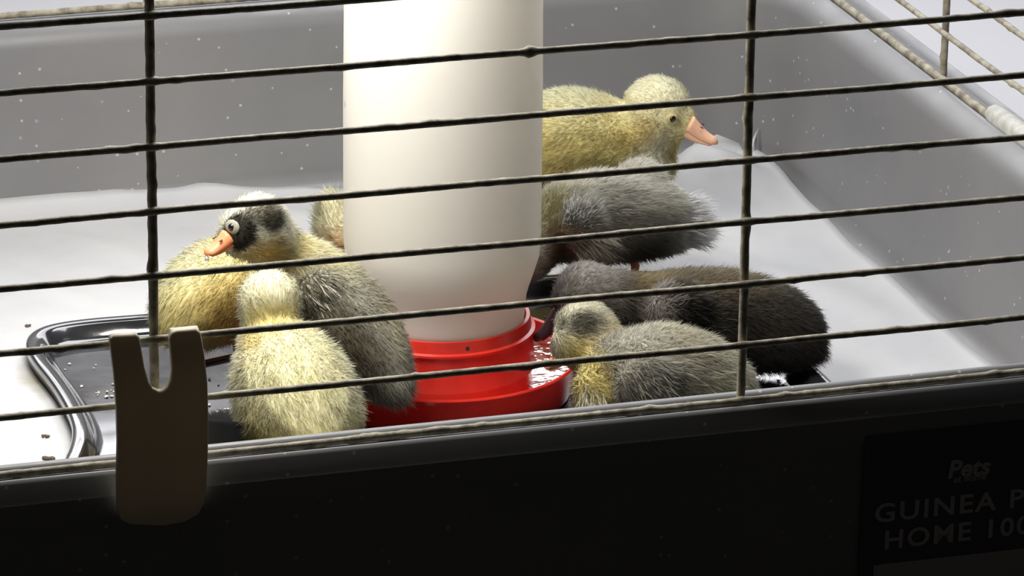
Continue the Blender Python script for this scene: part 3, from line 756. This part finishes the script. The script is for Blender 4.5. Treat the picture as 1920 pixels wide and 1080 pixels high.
# g: yellow duckling behind the masked one
bird('plain yellow duckling resting behind the masked duckling at left',
     [(0.0717, 0.2850, 0.0368, 0.0070), (0.0822, 0.2920, 0.0425, 0.0180), (0.0962, 0.3020, 0.0452, 0.0220), (0.1111, 0.3180, 0.0484, 0.0165), (0.1198, 0.3280, 0.0543, 0.0115), (0.1223, 0.3300, 0.0597, 0.0112)],
     [], YEL, [((0.0814, 0.3000, 0.0560), .02, PALE, .7), ((0.0956, 0.2800, 0.0417), .015, (.74,.58,.22), .7)],
     ((0.1223, 0.3300, 0.0597), .0112),
     dict(base=(0.1287, 0.3390, 0.0574), tip=(0.1359, 0.3510, 0.0515), width=.008, h0=.0075, h1=.004),
     [(0.1218, 0.3380, 0.0609), (0.1277, 0.3250, 0.0639)], seed=17, legs='leg_dark', foot_xy=(.100,.315), count=24000)

# h: duckling tucked behind the reservoir
bird('yellow duckling almost hidden behind the left edge of the reservoir',
     [(0.1753, 0.4050, 0.0445, 0.0060), (0.1807, 0.4080, 0.0325, 0.0125), (0.1968, 0.4100, 0.0269, 0.0215), (0.2164, 0.4150, 0.0256, 0.0200), (0.2335, 0.4200, 0.0304, 0.0120), (0.2406, 0.4220, 0.0398, 0.0122)],
     [], YEL, [((0.1722, 0.4000, 0.0424), .022, PALE, .6), ((0.1785, 0.4000, 0.0235), .010, (.74,.50,.26), .6)],
     ((0.2406, 0.4220, 0.0398), .0122),
     dict(base=(0.2492, 0.4200, 0.0384), tip=(0.2586, 0.4160, 0.0348), width=.008, h0=.0075, h1=.004),
     [(0.2412, 0.4110, 0.0459), (0.2491, 0.4330, 0.0395)], seed=18, count=18000, ground=.0022, foot_xy=(.212,.412))


# ------------------------------------------------------------------ crumbs, droppings, drops
def bits(name, spots_, m, label, cat, group=None, kind=None, sz=(.0003, .0009), seed=3):
    rs = random.Random(seed); parts = []
    for (x, y, z) in spots_:
        r = rs.uniform(*sz); v, f = icosphere((x, y, z+r*.4), (r*rs.uniform(.7, 1.4), r*rs.uniform(.7, 1.2), r*.6), 1, Matrix.Rotation(rs.random()*6, 3, 'Z'))
        v = [tuple(Vector(q) + Vector((rs.uniform(-1, 1), rs.uniform(-1, 1), 0))*r*.2) for q in v]; parts.append((v, f))
    v, f = merge(parts); o = obj(name, v, f, m, base=spots_[0], smooth=False)
    return tag(o, label, cat, group, kind)
rs = random.Random(5); cr = []
for (x, y, n, sp) in ((0.0431, 0.2986, 8, 0.0030), (0.0482, 0.3109, 4, 0.0080), (0.0346, 0.3321, 3, 0.0060), (0.0322, 0.2982, 4, 0.0040), (0.0766, 0.3031, 6, 0.0030), (0.0941, 0.2949, 4, 0.0060), (0.0661, 0.3810, 3, 0.0030), (0.3324, 0.2396, 9, 0.0040), (0.3484, 0.2213, 3, 0.0020), (0.0886, 0.2624, 6, 0.0040)):
    for _ in range(n): cr.append((rs.gauss(x, sp), rs.gauss(y, sp), .0041))
bits('feed_crumbs', cr, M['crumb'], 'scattered pale wet feed crumbs on the black tray', 'crumbs', kind='stuff')
def dropping(P, label, size, seed):
    rs = random.Random(seed); parts = []
    for i in range(5):
        c = Vector(P) + Vector((rs.uniform(-1, 1), rs.uniform(-1, 1), .15))*size*.8
        parts.append(icosphere(c, (size*rs.uniform(.35, .8), size*rs.uniform(.2, .5), size*.3), 2, Matrix.Rotation(rs.random()*6, 3, 'Z')))
    v, f = merge(parts); o = obj('dropping', v, f, M['dropping'], base=P)
    md = o.modifiers.new('remesh', 'REMESH'); md.mode = 'VOXEL'; md.voxel_size = size*.12
    tag(o, label, 'dropping', 'droppings on the pad')
dropping((0.0039, 0.2284, 0.0030), 'curled brown dropping on the bright pad beside the tray lip', 0.0026, 0)
dropping((0.0082, 0.2556, 0.0030), 'small grey-brown dropping on the pad above a larger curled one', 0.0016, 1)
dropping((0.4121, 0.3023, 0.0030), 'small dark fleck on the white pad right of the dark duckling', 0.0011, 2)
dropping((0.4051, 0.3193, 0.0030), 'tiny brown fleck on the pad, left of another fleck', 0.0009, 3)
dropping((0.0281, 0.3928, 0.0030), 'olive dropping on the pad behind the tray corner', 0.0016, 4)
dropping((0.0189, 0.3865, 0.0030), 'grey dropping on the pad at the left edge', 0.0010, 5)
v, f = icosphere((0.0700, 0.2125, 0.0928), (.0010, .0010, .0013), 2)
tag(obj('water_drop', v, f, M['droplet'], base=(0.0700, 0.2125, 0.0928)), 'bright water drop hanging from the tip of the orange bill', 'water drop')
